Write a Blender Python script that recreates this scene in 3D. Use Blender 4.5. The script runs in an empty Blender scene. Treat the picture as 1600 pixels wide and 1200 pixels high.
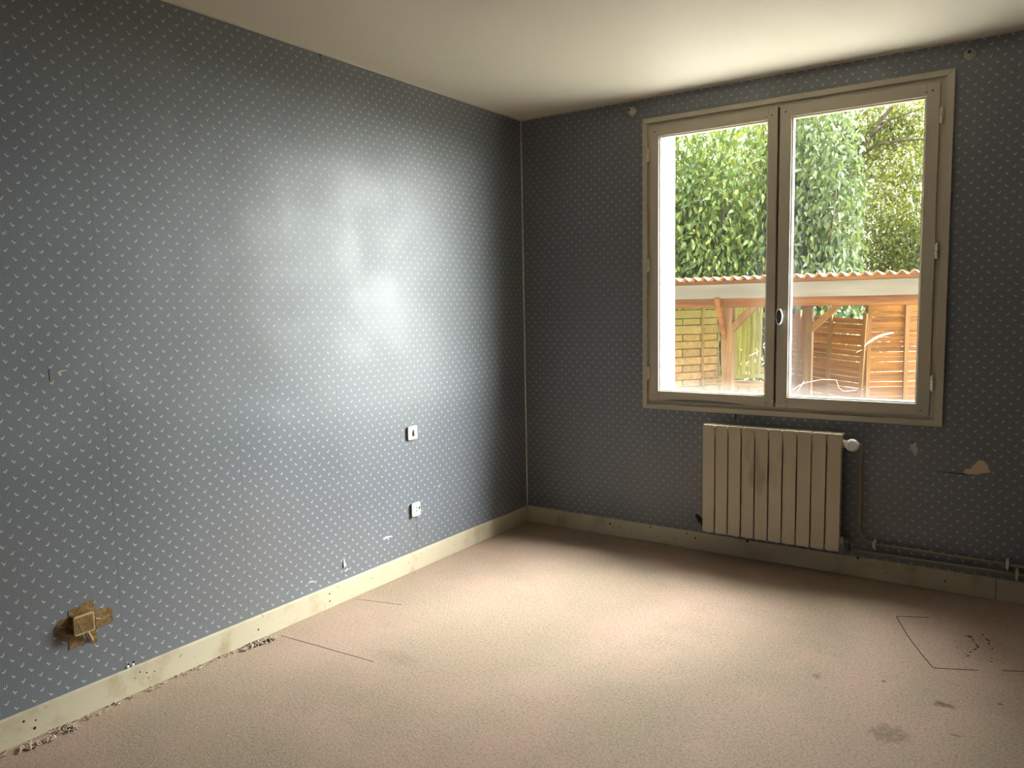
import bpy, math, random
import numpy as np
from mathutils import Vector, Matrix, Euler
random.seed(7)
rng = np.random.default_rng(11)
SC = bpy.context.scene
COL = SC.collection

# ------------------------------------------------------------------ camera
yaw, pitch, roll = 0.6001, -0.1010, -0.0189
fw = Vector((-math.sin(yaw)*math.cos(pitch), math.cos(yaw)*math.cos(pitch), math.sin(pitch)))
rt = fw.cross(Vector((0, 0, 1))).normalized()
up = rt.cross(fw)
r2 = math.cos(roll)*rt + math.sin(roll)*up
u2 = -math.sin(roll)*rt + math.cos(roll)*up
cd = bpy.data.cameras.new('camera')
cam = bpy.data.objects.new('camera', cd)
COL.objects.link(cam)
cd.sensor_width = 36.0
cd.lens = 1201.95/1600*36
cd.clip_start = 0.05
cd.clip_end = 300
cam.matrix_world = Matrix(((r2.x, u2.x, -fw.x, 2.6612), (r2.y, u2.y, -fw.y, -4.0366), (r2.z, u2.z, -fw.z, 1.3734), (0, 0, 0, 1)))
SC.camera = cam

# ------------------------------------------------------------------ sky, sun, exposure
w = bpy.data.worlds.new('overcast_sky')
SC.world = w
w.use_nodes = True
bg = w.node_tree.nodes['Background']
bg.inputs['Color'].default_value = (0.93, 0.97, 1.0, 1)
bg.inputs['Strength'].default_value = 0.38
# one hazy sun behind thin cloud: its bright core and the wide glow around it, from the same direction
SUN_DIR = Vector((-0.505, -0.561, -0.656))
for lname, energy, angle in (('hazy_sun', 4, 40), ('hazy_sun_glow', 8, 100)):
    sl = bpy.data.lights.new(lname, 'SUN')
    sl.energy = energy
    sl.angle = math.radians(angle)
    sl.color = (0.97, 0.985, 1.0)
    sun = bpy.data.objects.new(lname, sl)
    COL.objects.link(sun)
    sun.location = (8, 10, 12)
    sun.rotation_euler = SUN_DIR.to_track_quat('-Z', 'Y').to_euler()
vs = SC.view_settings
vs.view_transform = 'Standard'
vs.look = 'None'
vs.gamma = 1.0
vs.use_curve_mapping = False
vs.exposure = 3.22
SC.cycles.max_bounces = 12
SC.cycles.diffuse_bounces = 8
SC.cycles.transparent_max_bounces = 16
SC.cycles.sample_clamp_indirect = 6.0
SC.cycles.caustics_reflective = False
SC.cycles.caustics_refractive = False

# ------------------------------------------------------------------ node helpers
class NT:
    def __init__(s, name):
        s.m = bpy.data.materials.new(name)
        s.m.use_nodes = True
        s.t = s.m.node_tree
        s.b = s.t.nodes['Principled BSDF']
        s.out = s.t.nodes['Material Output']

    def n(s, typ, **kw):
        d = s.t.nodes.new(typ)
        for k, v in kw.items():
            setattr(d, k, v)
        return d

    def put(s, sock, v):
        if v is None:
            return
        if hasattr(v, 'is_output') or hasattr(v, 'links'):
            s.t.links.new(v, sock)
        else:
            if sock.type == 'RGBA' and len(v) == 3:
                v = (*v, 1)
            sock.default_value = v

    def math(s, op, a, b=None, c=None, clamp=False):
        d = s.n('ShaderNodeMath', operation=op, use_clamp=clamp)
        s.put(d.inputs[0], a)
        s.put(d.inputs[1], b)
        s.put(d.inputs[2], c)
        return d.outputs[0]

    def vec(s, op, a, b=None, scale=None):
        d = s.n('ShaderNodeVectorMath', operation=op)
        s.put(d.inputs[0], a)
        s.put(d.inputs[1], b)
        if scale is not None:
            s.put(d.inputs['Scale'], scale)
        return d.outputs['Value'] if op in ('LENGTH', 'DOT_PRODUCT', 'DISTANCE') else d.outputs['Vector']

    def mix(s, f, a, b, blend='MIX'):
        d = s.n('ShaderNodeMix', data_type='RGBA', blend_type=blend)
        s.put(d.inputs[0], f)
        s.put(d.inputs[6], a)
        s.put(d.inputs[7], b)
        return d.outputs[2]

    def ramp(s, v, lo, hi, a=0.0, b=1.0, smooth=True):
        d = s.n('ShaderNodeMapRange', interpolation_type='SMOOTHSTEP' if smooth else 'LINEAR')
        s.put(d.inputs['Value'], v)
        s.put(d.inputs['From Min'], lo)
        s.put(d.inputs['From Max'], hi)
        s.put(d.inputs['To Min'], a)
        s.put(d.inputs['To Max'], b)
        return d.outputs['Result']

    def obj(s):
        return s.n('ShaderNodeTexCoord').outputs['Object']

    def pos(s):
        return s.n('ShaderNodeNewGeometry').outputs['Position']

    def sep(s, v):
        d = s.n('ShaderNodeSeparateXYZ')
        s.put(d.inputs[0], v)
        return d.outputs

    def comb(s, x, y, z):
        d = s.n('ShaderNodeCombineXYZ')
        s.put(d.inputs[0], x)
        s.put(d.inputs[1], y)
        s.put(d.inputs[2], z)
        return d.outputs[0]

    def noise(s, v, scale, detail=3, rough=0.55, dist=0.0):
        d = s.n('ShaderNodeTexNoise')
        s.put(d.inputs['Vector'], v)
        d.inputs['Scale'].default_value = scale
        d.inputs['Detail'].default_value = detail
        d.inputs['Roughness'].default_value = rough
        d.inputs['Distortion'].default_value = dist
        return d.outputs['Fac']

    def bump(s, h, strength=0.3, dist=0.01):
        d = s.n('ShaderNodeBump')
        d.inputs['Strength'].default_value = strength
        d.inputs['Distance'].default_value = dist
        s.put(d.inputs['Height'], h)
        s.t.links.new(d.outputs[0], s.b.inputs['Normal'])

    def base(s, c=None, rough=None, spec=None, metal=None):
        s.put(s.b.inputs['Base Color'], c)
        s.put(s.b.inputs['Roughness'], rough)
        s.put(s.b.inputs['Specular IOR Level'], spec)
        s.put(s.b.inputs['Metallic'], metal)
        return s.m


def spot(t, p2, cx, cy, rx, ry, wob=None):
    """soft elliptical stain mask around (cx, cy); p2 = (u, v) sockets"""
    dx = t.math('DIVIDE', t.math('SUBTRACT', p2[0], cx), rx)
    dy = t.math('DIVIDE', t.math('SUBTRACT', p2[1], cy), ry)
    d = t.math('ADD', t.math('MULTIPLY', dx, dx), t.math('MULTIPLY', dy, dy))
    if wob is not None:
        d = t.math('ADD', d, t.math('MULTIPLY', t.math('SUBTRACT', wob, 0.5), 4.5))
    return t.ramp(d, 1.6, -0.2)


def wallpaper(name, axis, u0, v0):
    t = NT(name)
    P = t.sep(t.obj())
    u = t.math('SUBTRACT', P[axis], u0)
    v = t.math('SUBTRACT', P[2], v0)
    cell = 0.053
    uc = t.math('DIVIDE', u, cell)
    vc = t.math('DIVIDE', v, cell)

    def cen(x, sh):
        return t.math('SUBTRACT', t.math('FRACT', t.math('ADD', x, 0.5 + sh)), 0.5)

    def capsule(p, a, b, r0):
        a = Vector((*a, 0))
        b = Vector((*b, 0))
        ba = b-a
        pa = t.vec('SUBTRACT', p, tuple(a))
        h = t.math('DIVIDE', t.vec('DOT_PRODUCT', pa, tuple(ba)), ba.dot(ba), clamp=True)
        d = t.vec('LENGTH', t.vec('SUBTRACT', pa, t.vec('SCALE', tuple(ba), scale=h)))
        return t.math('SUBTRACT', d, r0)
    ds = []
    for sh, fl in ((0.0, 1), (0.5, -1)):
        px, py = cen(uc, sh), cen(vc, sh)
        if fl < 0:
            px = t.math('MULTIPLY', px, -1.0)
        p = t.comb(px, py, 0.0)
        ds.append(capsule(p, (-0.100, 0.095), (0.015, -0.075), 0.030))
        ds.append(capsule(p, (0.015, -0.075), (0.098, 0.005), 0.024))
    d = ds[0]
    for e in ds[1:]:
        d = t.math('MINIMUM', d, e)
    motif = t.ramp(d, 0.012, -0.012)
    st = t.math('SINE', t.math('MULTIPLY', uc, 2*math.pi*9))
    stripe = t.ramp(st, -0.5, 0.5)
    big = t.noise(t.obj(), 1.6, 3)
    fine = t.noise(t.obj(), 90, 2)
    c = t.mix(stripe, (0.092, 0.106, 0.134), (0.182, 0.195, 0.216))
    c = t.mix(motif, c, (0.58, 0.57, 0.52))
    c = t.mix(t.ramp(big, 0.45, 0.75, 0, 0.28), c, (0.15, 0.135, 0.105))
    c = t.mix(t.ramp(fine, 0.3, 0.8, 0, 0.10), c, (0.2, 0.2, 0.2))
    # panel seams every 0.53 m, broken by noise
    off = {1: 0.004, 0: 0.247}[axis]
    sx = t.math('ABSOLUTE', t.math('SUBTRACT', t.math('FRACT', t.math('ADD', t.math('DIVIDE', t.math('SUBTRACT', P[axis], off), 0.53), 0.5)), 0.5))
    brk = t.ramp(t.noise(t.comb(0.0, 0.0, P[2]), 5.0, 2), 0.42, 0.58)
    seam = t.math('MULTIPLY', t.ramp(sx, 0.0035, 0.0012), t.math('ADD', 0.12, t.math('MULTIPLY', brk, 0.40)))
    c = t.mix(seam, c, (0.07, 0.065, 0.06))
    wav = t.noise(t.obj(), 3.2, 2)
    h = t.math('ADD', t.math('MULTIPLY', wav, 1.0), t.math('MULTIPLY', t.noise(t.obj(), 160, 2), 0.02))
    t.bump(h, 0.35, 0.02)
    rough = t.ramp(wav, 0.3, 0.7, 0.42, 0.50)
    return t.base(c, rough, 1.0)


def paint(name, col, rough=0.45, dirt=0.25, dirtcol=(0.16, 0.12, 0.07), scale=9, bump=0.08, thr=(0.55, 0.8)):
    t = NT(name)
    o = t.pos()
    a = t.noise(o, scale, 4, 0.6)
    b = t.noise(o, scale*7, 3)
    c = t.mix(t.ramp(a, thr[0], thr[1], 0, dirt), col, dirtcol)
    c = t.mix(t.ramp(b, 0.66, 0.74, 0, dirt), c, dirtcol)
    t.bump(b, bump, 0.004)
    return t.base(c, rough, 0.4)


def wood(name, c1, c2, axis=0, scale=14, rough=0.75, moss=None, coord='obj'):
    t = NT(name)
    o = t.obj() if coord == 'obj' else t.pos()
    rnd = t.n('ShaderNodeObjectInfo').outputs['Random']
    o = t.vec('ADD', o, t.comb(t.math('MULTIPLY', rnd, 13.0), t.math('MULTIPLY', rnd, 7.0), t.math('MULTIPLY', rnd, 9.0)))
    s = [1.0, 1.0, 1.0]
    s[axis] = 0.09
    g = t.noise(t.vec('MULTIPLY', o, tuple(s)), scale, 5, 0.6, 0.6)
    c = t.mix(t.ramp(g, 0.3, 0.7), c1, c2)
    hv = t.math('ADD', 0.8, t.math('MULTIPLY', rnd, 0.35))
    c = t.mix(1.0, c, t.comb(hv, hv, hv), 'MULTIPLY')
    if moss:
        mz = t.math('ADD', t.sep(t.pos())[2], t.math('MULTIPLY', t.noise(t.pos(), 3.0, 3), 0.9))
        c = t.mix(t.ramp(mz, moss[1], moss[2], 0, 0.85), c, moss[0])
    t.bump(g, 0.3, 0.004)
    return t.base(c, rough, 0.25)


def plain(name, col, rough=0.5, spec=0.5, metal=0.0, var=0.12, scale=40):
    t = NT(name)
    nz = t.noise(t.obj(), scale, 3)
    c = t.mix(t.ramp(nz, 0.3, 0.75, 0, var), col, tuple(x*0.45 for x in col))
    return t.base(c, rough, spec, metal)


M = {}
M['paper_left'] = wallpaper('wallpaper_left', 1, -2.842, 1.3367)
M['paper_back'] = wallpaper('wallpaper_back', 0, 0.774, 0.899)
M['render'] = paint('white_exterior_render', (0.80, 0.79, 0.76), 0.9, 0.06, scale=5, bump=0.3)


def ceiling_mat():
    t = NT('ceiling_paint')
    o = t.obj()
    c = t.mix(t.ramp(t.noise(o, 1.3, 4), 0.35, 0.75, 0, 0.30), (0.76, 0.69, 0.58), (0.70, 0.62, 0.50))
    c = t.mix(t.ramp(t.noise(o, 55, 2), 0.68, 0.76, 0, 0.25), c, (0.42, 0.36, 0.27))
    t.bump(t.noise(o, 120, 2), 0.06, 0.004)
    return t.base(c, 0.65, 0.3)


M['ceiling'] = ceiling_mat()


def carpet_mat():
    t = NT('worn_pink_beige_carpet')
    o = t.obj()
    P = t.sep(o)
    big = t.noise(o, 1.1, 4, 0.6, 0.4)
    mid = t.noise(t.vec('ADD', o, (5.3, 2.1, 0)), 3.5, 4, 0.6)
    fine = t.noise(o, 190, 2, 0.85)
    fib = t.noise(o, 95, 3, 0.85)
    c = t.mix(t.ramp(big, 0.40, 0.62), (0.275, 0.203, 0.140), (0.335, 0.216, 0.165))
    c = t.mix(t.ramp(mid, 0.45, 0.65, 0, 0.55), c, (0.232, 0.180, 0.125))
    c = t.mix(t.ramp(fine, 0.46, 0.60, 0, 0.8), c, (0.50, 0.382, 0.285))
    c = t.mix(t.ramp(fib, 0.52, 0.66, 0, 0.60), c, (0.13, 0.095, 0.065))
    wob = t.noise(o, 45, 4)
    uv = (P[0], P[1])
    for cx, cy, rx, ry, k in ((2.325, -1.465, 0.055, 0.062, 0.5), (2.45, -1.17, 0.035, 0.022, 0.8), (2.042, -1.185, 0.014, 0.03, 0.5),
                              (2.255, -1.10, 0.009, 0.008, 0.8), (2.608, -1.065, 0.010, 0.008, 0.8), (2.50, -1.36, 0.015, 0.01, 0.6),
                              (2.53, -0.60, 0.10, 0.13, 0.25), (0.62, -1.90, 0.10, 0.05, 0.2)):
        c = t.mix(t.math('MULTIPLY', spot(t, uv, cx, cy, rx, ry, wob), k), c, (0.10, 0.07, 0.05))
    # grubby line of crumbs along the old carpet joints
    speck = t.ramp(t.noise(o, 38, 2), 0.70, 0.76)
    zone = spot(t, uv, 2.53, -0.62, 0.14, 0.26, wob)
    c = t.mix(t.math('MULTIPLY', speck, zone), c, (0.05, 0.035, 0.025))
    c = t.mix(t.ramp(t.noise(o, 30, 2), 0.745, 0.78, 0, 0.7), c, (0.10, 0.07, 0.05))
    t.bump(t.math('ADD', fine, fib), 0.35, 0.004)
    return t.base(c, 0.85, 0.25)


M['carpet'] = carpet_mat()
M['baseboard'] = paint('cream_baseboard_paint', (0.54, 0.48, 0.345), 0.42, 0.55, (0.30, 0.21, 0.11), 6, 0.1, (0.50, 0.72))
M['frame'] = paint('yellowed_window_paint', (0.50, 0.445, 0.35), 0.40, 0.22, (0.22, 0.16, 0.09), 6)
M['bead'] = paint('pale_glazing_bead_paint', (0.60, 0.56, 0.47), 0.4, 0.15)
M['caulk'] = plain('cream_edge_paint', (0.66, 0.60, 0.50), 0.6)
M['dark'] = plain('dark_gap_fill', (0.02, 0.016, 0.012), 0.9, 0.1)  # flat near-black fill for holes and torn gaps
M['brass'] = plain('painted_hinge_metal', (0.60, 0.54, 0.43), 0.4, 0.5, 0.2)
M['chrome'] = plain('worn_chrome', (0.75, 0.74, 0.72), 0.18, 0.5, 1.0, 0.1)
M['knob_rim'] = plain('pale_polished_rim', (0.85, 0.84, 0.80), 0.25, 0.6, 0.3, 0.05)
M['steel_and_shade'] = plain('dark_metal_and_shade', (0.10, 0.10, 0.09), 0.35, 0.5, 0.6)  # metal parts; also the shade on switch and socket sides
M['ivory'] = plain('ivory_plastic', (0.68, 0.65, 0.55), 0.32, 0.5, 0, 0.08)
M['white_plastic'] = plain('white_plastic', (0.80, 0.79, 0.75), 0.3, 0.5, 0, 0.08)
M['holder'] = plain('cream_plastic_holder', (0.52, 0.48, 0.38), 0.35, 0.5, 0, 0.2)
M['black'] = plain('black_plastic', (0.015, 0.014, 0.013), 0.45)
M['pipe'] = paint('painted_pipe', (0.26, 0.21, 0.14), 0.4, 0.4, (0.07, 0.05, 0.03), 25)
M['plaster'] = paint('bare_plaster', (0.62, 0.47, 0.32), 0.85, 0.2, (0.4, 0.3, 0.2), 30)
M['torn_white'] = paint('torn_paper_backing', (0.83, 0.81, 0.77), 0.9, 0.15, (0.4, 0.36, 0.3), 60)
M['torn_grey'] = paint('torn_grey_paper', (0.50, 0.47, 0.42), 0.9, 0.2, (0.3, 0.25, 0.2), 60)
M['cut'] = plain('carpet_cut_shadow', (0.06, 0.04, 0.028), 0.95, 0.1)
M['crease'] = plain('carpet_crease', (0.27, 0.205, 0.14), 0.95, 0.1)
M['fray'] = plain('frayed_carpet_backing', (0.58, 0.47, 0.37), 0.9, 0.1, 0, 0.4)


def tape_mat():
    t = NT('brown_packing_tape')
    o = t.obj()
    n = t.noise(o, 30, 4, 0.6, 1.5)
    c = t.mix(t.ramp(n, 0.35, 0.7), (0.15, 0.088, 0.030), (0.29, 0.185, 0.080))
    t.bump(n, 0.5, 0.004)
    return t.base(c, 0.22, 0.6)


M['tape'] = tape_mat()
M['tape_edge'] = plain('pale_tape_edge', (0.52, 0.37, 0.19), 0.3)


def radiator_mat():
    t = NT('cream_radiator_enamel')
    p = t.pos()
    P = t.sep(p)
    n = t.noise(t.vec('MULTIPLY', p, (1.0, 1.0, 0.12)), 45, 4)
    c = t.mix(t.ramp(n, 0.35, 0.75, 0, 0.22), (0.50, 0.435, 0.31), (0.42, 0.35, 0.23))
    wob = t.noise(t.vec('MULTIPLY', p, (1, 1, 0.35)), 28, 4)
    for cx, cz, rx, rz, k in ((1.50, 0.515, 0.045, 0.10, 0.42), (1.565, 0.50, 0.03, 0.075, 0.35), (1.44, 0.58, 0.02, 0.08, 0.25), (1.62, 0.60, 0.025, 0.05, 0.2)):
        c = t.mix(t.math('MULTIPLY', spot(t, (P[0], P[2]), cx, cz, rx, rz, wob), k), c, (0.12, 0.09, 0.05))
    return t.base(c, 0.30, 0.55)


M['radiator'] = radiator_mat()


def glass_mat():
    """old window pane: clear, a little reflective, dust caught along the bottom and edges"""
    t = NT('dusty_window_glass')
    o = t.obj()
    P = t.sep(o)
    n = t.noise(t.vec('MULTIPLY', o, (1.0, 1.0, 0.4)), 26, 5, 0.65)
    n2 = t.noise(o, 5, 4)
    low = t.ramp(P[2], 0.30, 0.0, 0.0, 1.0)
    lowest = t.ramp(P[2], 0.09, 0.0, 0.0, 1.0)
    half = 0.2965
    ex = t.ramp(t.math('ABSOLUTE', P[0]), half-0.11, half+0.02, 0, 1)
    edge = t.math('MULTIPLY', ex, t.ramp(P[2], 1.15, 0.0, 0.0, 1.0))
    d = t.math('ADD', t.math('MULTIPLY', low, 0.003), t.math('MULTIPLY', lowest, 0.013))
    d = t.math('ADD', d, t.math('MULTIPLY', edge, 0.008))
    d = t.math('MULTIPLY', d, t.math('ADD', 0.35, t.math('MULTIPLY', n, 1.3)))
    d = t.math('ADD', d, t.math('MULTIPLY', n2, 0.0015), clamp=True)
    tr = t.n('ShaderNodeBsdfTransparent')
    tr.inputs['Color'].default_value = (0.93, 0.95, 0.93, 1)
    gl = t.n('ShaderNodeBsdfGlossy')
    gl.inputs['Roughness'].default_value = 0.02
    lw = t.n('ShaderNodeLayerWeight')
    fac = t.math('ADD', 0.02, t.math('MULTIPLY', t.math('POWER', lw.outputs['Facing'], 5.0), 0.7))
    mx = t.n('ShaderNodeMixShader')
    lw.inputs['Blend'].default_value = 0.5
    t.put(mx.inputs[0], fac)
    t.t.links.new(tr.outputs[0], mx.inputs[1])
    t.t.links.new(gl.outputs[0], mx.inputs[2])
    tl = t.n('ShaderNodeBsdfTranslucent')
    tl.inputs['Color'].default_value = (0.85, 0.84, 0.82, 1)
    mx2 = t.n('ShaderNodeMixShader')
    t.put(mx2.inputs[0], d)
    t.t.links.new(mx.outputs[0], mx2.inputs[1])
    t.t.links.new(tl.outputs[0], mx2.inputs[2])
    t.t.links.new(mx2.outputs[0], t.out.inputs['Surface'])
    return t.m


M['glass'] = glass_mat()


def web_mat():
    t = NT('white_film_on_glass')
    t.base((0.85, 0.85, 0.83), 0.8, 0.1)
    tl = t.n('ShaderNodeBsdfTranslucent')
    t.put(tl.inputs['Color'], t.mix(t.noise(t.pos(), 60, 2), (0.95, 0.95, 0.93), (0.8, 0.8, 0.78)))
    mx = t.n('ShaderNodeMixShader')
    mx.inputs[0].default_value = 0.85
    t.t.links.new(t.b.outputs[0], mx.inputs[1])
    t.t.links.new(tl.outputs[0], mx.inputs[2])
    t.t.links.new(mx.outputs[0], t.out.inputs['Surface'])
    return t.m


M['web'] = web_mat()


def leaf_mat(name, dark, light, young):
    t = NT(name)
    g = t.n('ShaderNodeNewGeometry')
    r = t.math('FRACT', t.math('ADD', t.math('MULTIPLY', g.outputs['Random Per Island'], 7.31), t.math('MULTIPLY', t.n('ShaderNodeObjectInfo').outputs['Random'], 11.7)))
    c = t.mix(t.ramp(r, 0.0, 0.8), dark, light)
    c = t.mix(t.ramp(r, 0.90, 0.97, 0, 0.8), c, young)
    t.base(c, 0.42, 0.2)
    tl = t.n('ShaderNodeBsdfTranslucent')
    t.put(tl.inputs['Color'], t.mix(0.5, c, young))
    mx = t.n('ShaderNodeMixShader')
    mx.inputs[0].default_value = 0.28
    t.t.links.new(t.b.outputs[0], mx.inputs[1])
    t.t.links.new(tl.outputs[0], mx.inputs[2])
    t.t.links.new(mx.outputs[0], t.out.inputs['Surface'])
    return t.m


M['leaf_laurel'] = leaf_mat('laurel_leaf', (0.055, 0.096, 0.026), (0.134, 0.197, 0.051), (0.268, 0.293, 0.045))
M['leaf_blue'] = leaf_mat('laurel_leaf_bluish', (0.047, 0.077, 0.035), (0.120, 0.160, 0.070), (0.155, 0.194, 0.037))
M['leaf_tree'] = leaf_mat('small_tree_leaf', (0.039, 0.060, 0.012), (0.106, 0.129, 0.021), (0.209, 0.198, 0.033))
M['leaf_far'] = leaf_mat('far_tree_leaf', (0.091, 0.119, 0.028), (0.194, 0.214, 0.055), (0.322, 0.298, 0.077))
M['bark'] = wood('bark', (0.045, 0.035, 0.024), (0.11, 0.09, 0.062), 2, 30)
M['w_fascia'] = wood('weathered_grey_fascia', (0.087, 0.071, 0.048), (0.128, 0.105, 0.075), 0, 9)
M['w_beam'] = wood('orange_stained_beam', (0.076, 0.025, 0.005), (0.144, 0.055, 0.011), 0, 12)
M['w_post'] = wood('orange_stained_post', (0.094, 0.041, 0.012), (0.152, 0.079, 0.027), 2, 14)
M['w_slat'] = wood('orange_fence_slat', (0.139, 0.047, 0.007), (0.226, 0.091, 0.014), 0, 16)
M['w_batten'] = wood('orange_fence_batten', (0.145, 0.062, 0.014), (0.196, 0.095, 0.026), 2, 16)
M['w_block'] = wood('stacked_timber_block', (0.215, 0.117, 0.037), (0.338, 0.196, 0.068), 0, 18, moss=((0.205, 0.173, 0.034), 0.9, 1.9))
M['w_strip'] = wood('yellow_green_strip', (0.211, 0.187, 0.032), (0.325, 0.276, 0.071), 2, 18)
M['w_strip_bare'] = wood('bare_yellow_strip', (0.274, 0.199, 0.085), (0.358, 0.274, 0.135), 2, 18)
M['roof'] = plain('terracotta_corrugated_sheet', (0.372, 0.192, 0.096), 0.6, 0.3, 0, 0.5, 6)


def ground_mat():
    t = NT('mossy_gravel_yard')
    o = t.obj()
    c = t.mix(t.noise(o, 3, 4), (0.10, 0.105, 0.06), (0.17, 0.16, 0.10))
    c = t.mix(t.ramp(t.noise(o, 60, 3), 0.4, 0.7, 0, 0.6), c, (0.20, 0.19, 0.15))
    t.bump(t.noise(o, 60, 3), 0.6, 0.02)
    return t.base(c, 0.95, 0.2)


M['ground'] = ground_mat()
M['bounce_slab'] = paint('grey_concrete', (0.27, 0.26, 0.23), 0.9, 0.2, (0.3, 0.27, 0.22), 3, 0.2)


# ------------------------------------------------------------------ mesh helpers
class MB:
    def __init__(s):
        s.v, s.f, s.mi = [], [], []

    def add(s, vs, fs, mi=0):
        o = len(s.v)
        s.v += [tuple(v) for v in vs]
        s.f += [tuple(i+o for i in f) for f in fs]
        s.mi += [mi]*len(fs)
        return s

    def box(s, x0, x1, y0, y1, z0, z1, mi=0):
        return s.add([(x0, y0, z0), (x1, y0, z0), (x1, y1, z0), (x0, y1, z0), (x0, y0, z1), (x1, y0, z1), (x1, y1, z1), (x0, y1, z1)],
                     [(0, 3, 2, 1), (4, 5, 6, 7), (0, 1, 5, 4), (1, 2, 6, 5), (2, 3, 7, 6), (3, 0, 4, 7)], mi)

    def prism(s, pts, axis, a, b, mi=0):
        """extrude polygon pts (2-D in the two other axes, cyclic order) from a to b along axis"""
        def mk(p, t):
            if axis == 0:
                return (t, p[0], p[1])
            if axis == 1:
                return (p[0], t, p[1])
            return (p[0], p[1], t)
        n = len(pts)
        vs = [mk(p, a) for p in pts]+[mk(p, b) for p in pts]
        fs = [tuple(range(n)), tuple(range(2*n-1, n-1, -1))]+[(i, i+n, (i+1) % n+n, (i+1) % n) for i in range(n)]
        return s.add(vs, fs, mi)

    def tube(s, path, r, seg=10, cap=True):
        path = [Vector(p) for p in path]
        rs = r if isinstance(r, (list, tuple)) else [r]*len(path)
        vs, fs = [], []
        ref = None
        for i, p in enumerate(path):
            d = (path[min(i+1, len(path)-1)]-path[max(i-1, 0)]).normalized()
            if ref is None:
                ref = Vector((0, 0, 1)) if abs(d.z) < 0.9 else Vector((1, 0, 0))
            a = d.cross(ref).normalized()
            b = a.cross(d).normalized()
            ref = b
            for k in range(seg):
                t = 2*math.pi*k/seg
                vs.append(p+rs[i]*(math.cos(t)*a+math.sin(t)*b))
        for i in range(len(path)-1):
            for k in range(seg):
                fs.append((i*seg+k, i*seg+(k+1) % seg, (i+1)*seg+(k+1) % seg, (i+1)*seg+k))
        if cap:
            fs.append(tuple(range(seg-1, -1, -1)))
            fs.append(tuple(range((len(path)-1)*seg, len(path)*seg)))
        return s.add(vs, fs)

    def lathe(s, prof, seg=24, M4=None):
        """prof [(r, h)] about +Z, transformed by M4"""
        M4 = M4 or Matrix()
        vs, fs = [], []
        for r, h in prof:
            for k in range(seg):
                t = 2*math.pi*k/seg
                vs.append(M4 @ Vector((r*math.cos(t), r*math.sin(t), h)))
        for i in range(len(prof)-1):
            for k in range(seg):
                fs.append((i*seg+k, i*seg+(k+1) % seg, (i+1)*seg+(k+1) % seg, (i+1)*seg+k))
        fs.append(tuple(range(seg-1, -1, -1)))
        fs.append(tuple(range((len(prof)-1)*seg, len(prof)*seg)))
        return s.add(vs, fs)

    def beam(s, a, b, wd, ht, upv=(0, 0, 1)):
        a, b = Vector(a), Vector(b)
        d = (b-a).normalized()
        sd = d.cross(Vector(upv)).normalized()
        uu = sd.cross(d).normalized()
        vs = []
        for p in (a, b):
            for i, j in ((-1, -1), (1, -1), (1, 1), (-1, 1)):
                vs.append(p+sd*i*wd/2+uu*j*ht/2)
        return s.add(vs, [(0, 1, 2, 3), (7, 6, 5, 4), (0, 4, 5, 1), (1, 5, 6, 2), (2, 6, 7, 3), (3, 7, 4, 0)])

    def mesh(s, name, mats, off=(0, 0, 0), smooth=False):
        me = bpy.data.meshes.new(name)
        me.from_pydata([(v[0]-off[0], v[1]-off[1], v[2]-off[2]) for v in s.v], [], s.f)
        if not isinstance(mats, (list, tuple)):
            mats = [mats]
        for m in mats:
            me.materials.append(m)
        if any(s.mi):
            me.polygons.foreach_set('material_index', s.mi)
        me.validate()
        import bmesh
        bm = bmesh.new()
        bm.from_mesh(me)
        bmesh.ops.recalc_face_normals(bm, faces=bm.faces)
        bm.to_mesh(me)
        bm.free()
        if smooth:
            me.polygons.foreach_set('use_smooth', [True]*len(me.polygons))
        me.update()
        return me


def wloc(o):
    p = Vector((0, 0, 0))
    while o is not None:
        p = p+Vector(o.location)
        o = o.parent
    return p


def link(name, me, parent=None, loc=(0, 0, 0), rot=None):
    o = bpy.data.objects.new(name, me)
    COL.objects.link(o)
    o.location = loc
    if rot is not None:
        o.rotation_euler = rot
    if parent:
        o.parent = parent
    return o


def part(name, mb, mat, parent, bevel=0.0, smooth=False, origin=None):
    """mb in world coordinates; parent unrotated"""
    base = wloc(parent)
    origin = Vector(origin) if origin is not None else base
    o = link(name, mb.mesh(name, mat, origin, smooth), parent, origin-base)
    if bevel:
        m = o.modifiers.new('bevel', 'BEVEL')
        m.width = bevel
        m.segments = 2
        m.limit_method = 'ANGLE'
    if smooth:
        m = o.modifiers.new('split', 'EDGE_SPLIT')
        m.split_angle = math.radians(40)
    return o


def tag(o, label, cat, group=None):
    o['label'] = label
    o['category'] = cat
    if group:
        o['group'] = group
    return o


def thing(name, loc, label, cat, group=None):
    o = link(name, None, None, loc)
    o.empty_display_size = 0.1
    return tag(o, label, cat, group)


def struct(name, mb, mat, label, bevel=0.0):
    o = link(name, mb.mesh(name, mat))
    o['kind'] = 'structure'
    o['label'] = label
    if bevel:
        m = o.modifiers.new('bevel', 'BEVEL')
        m.width = bevel
        m.segments = 2
    return o


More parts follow.
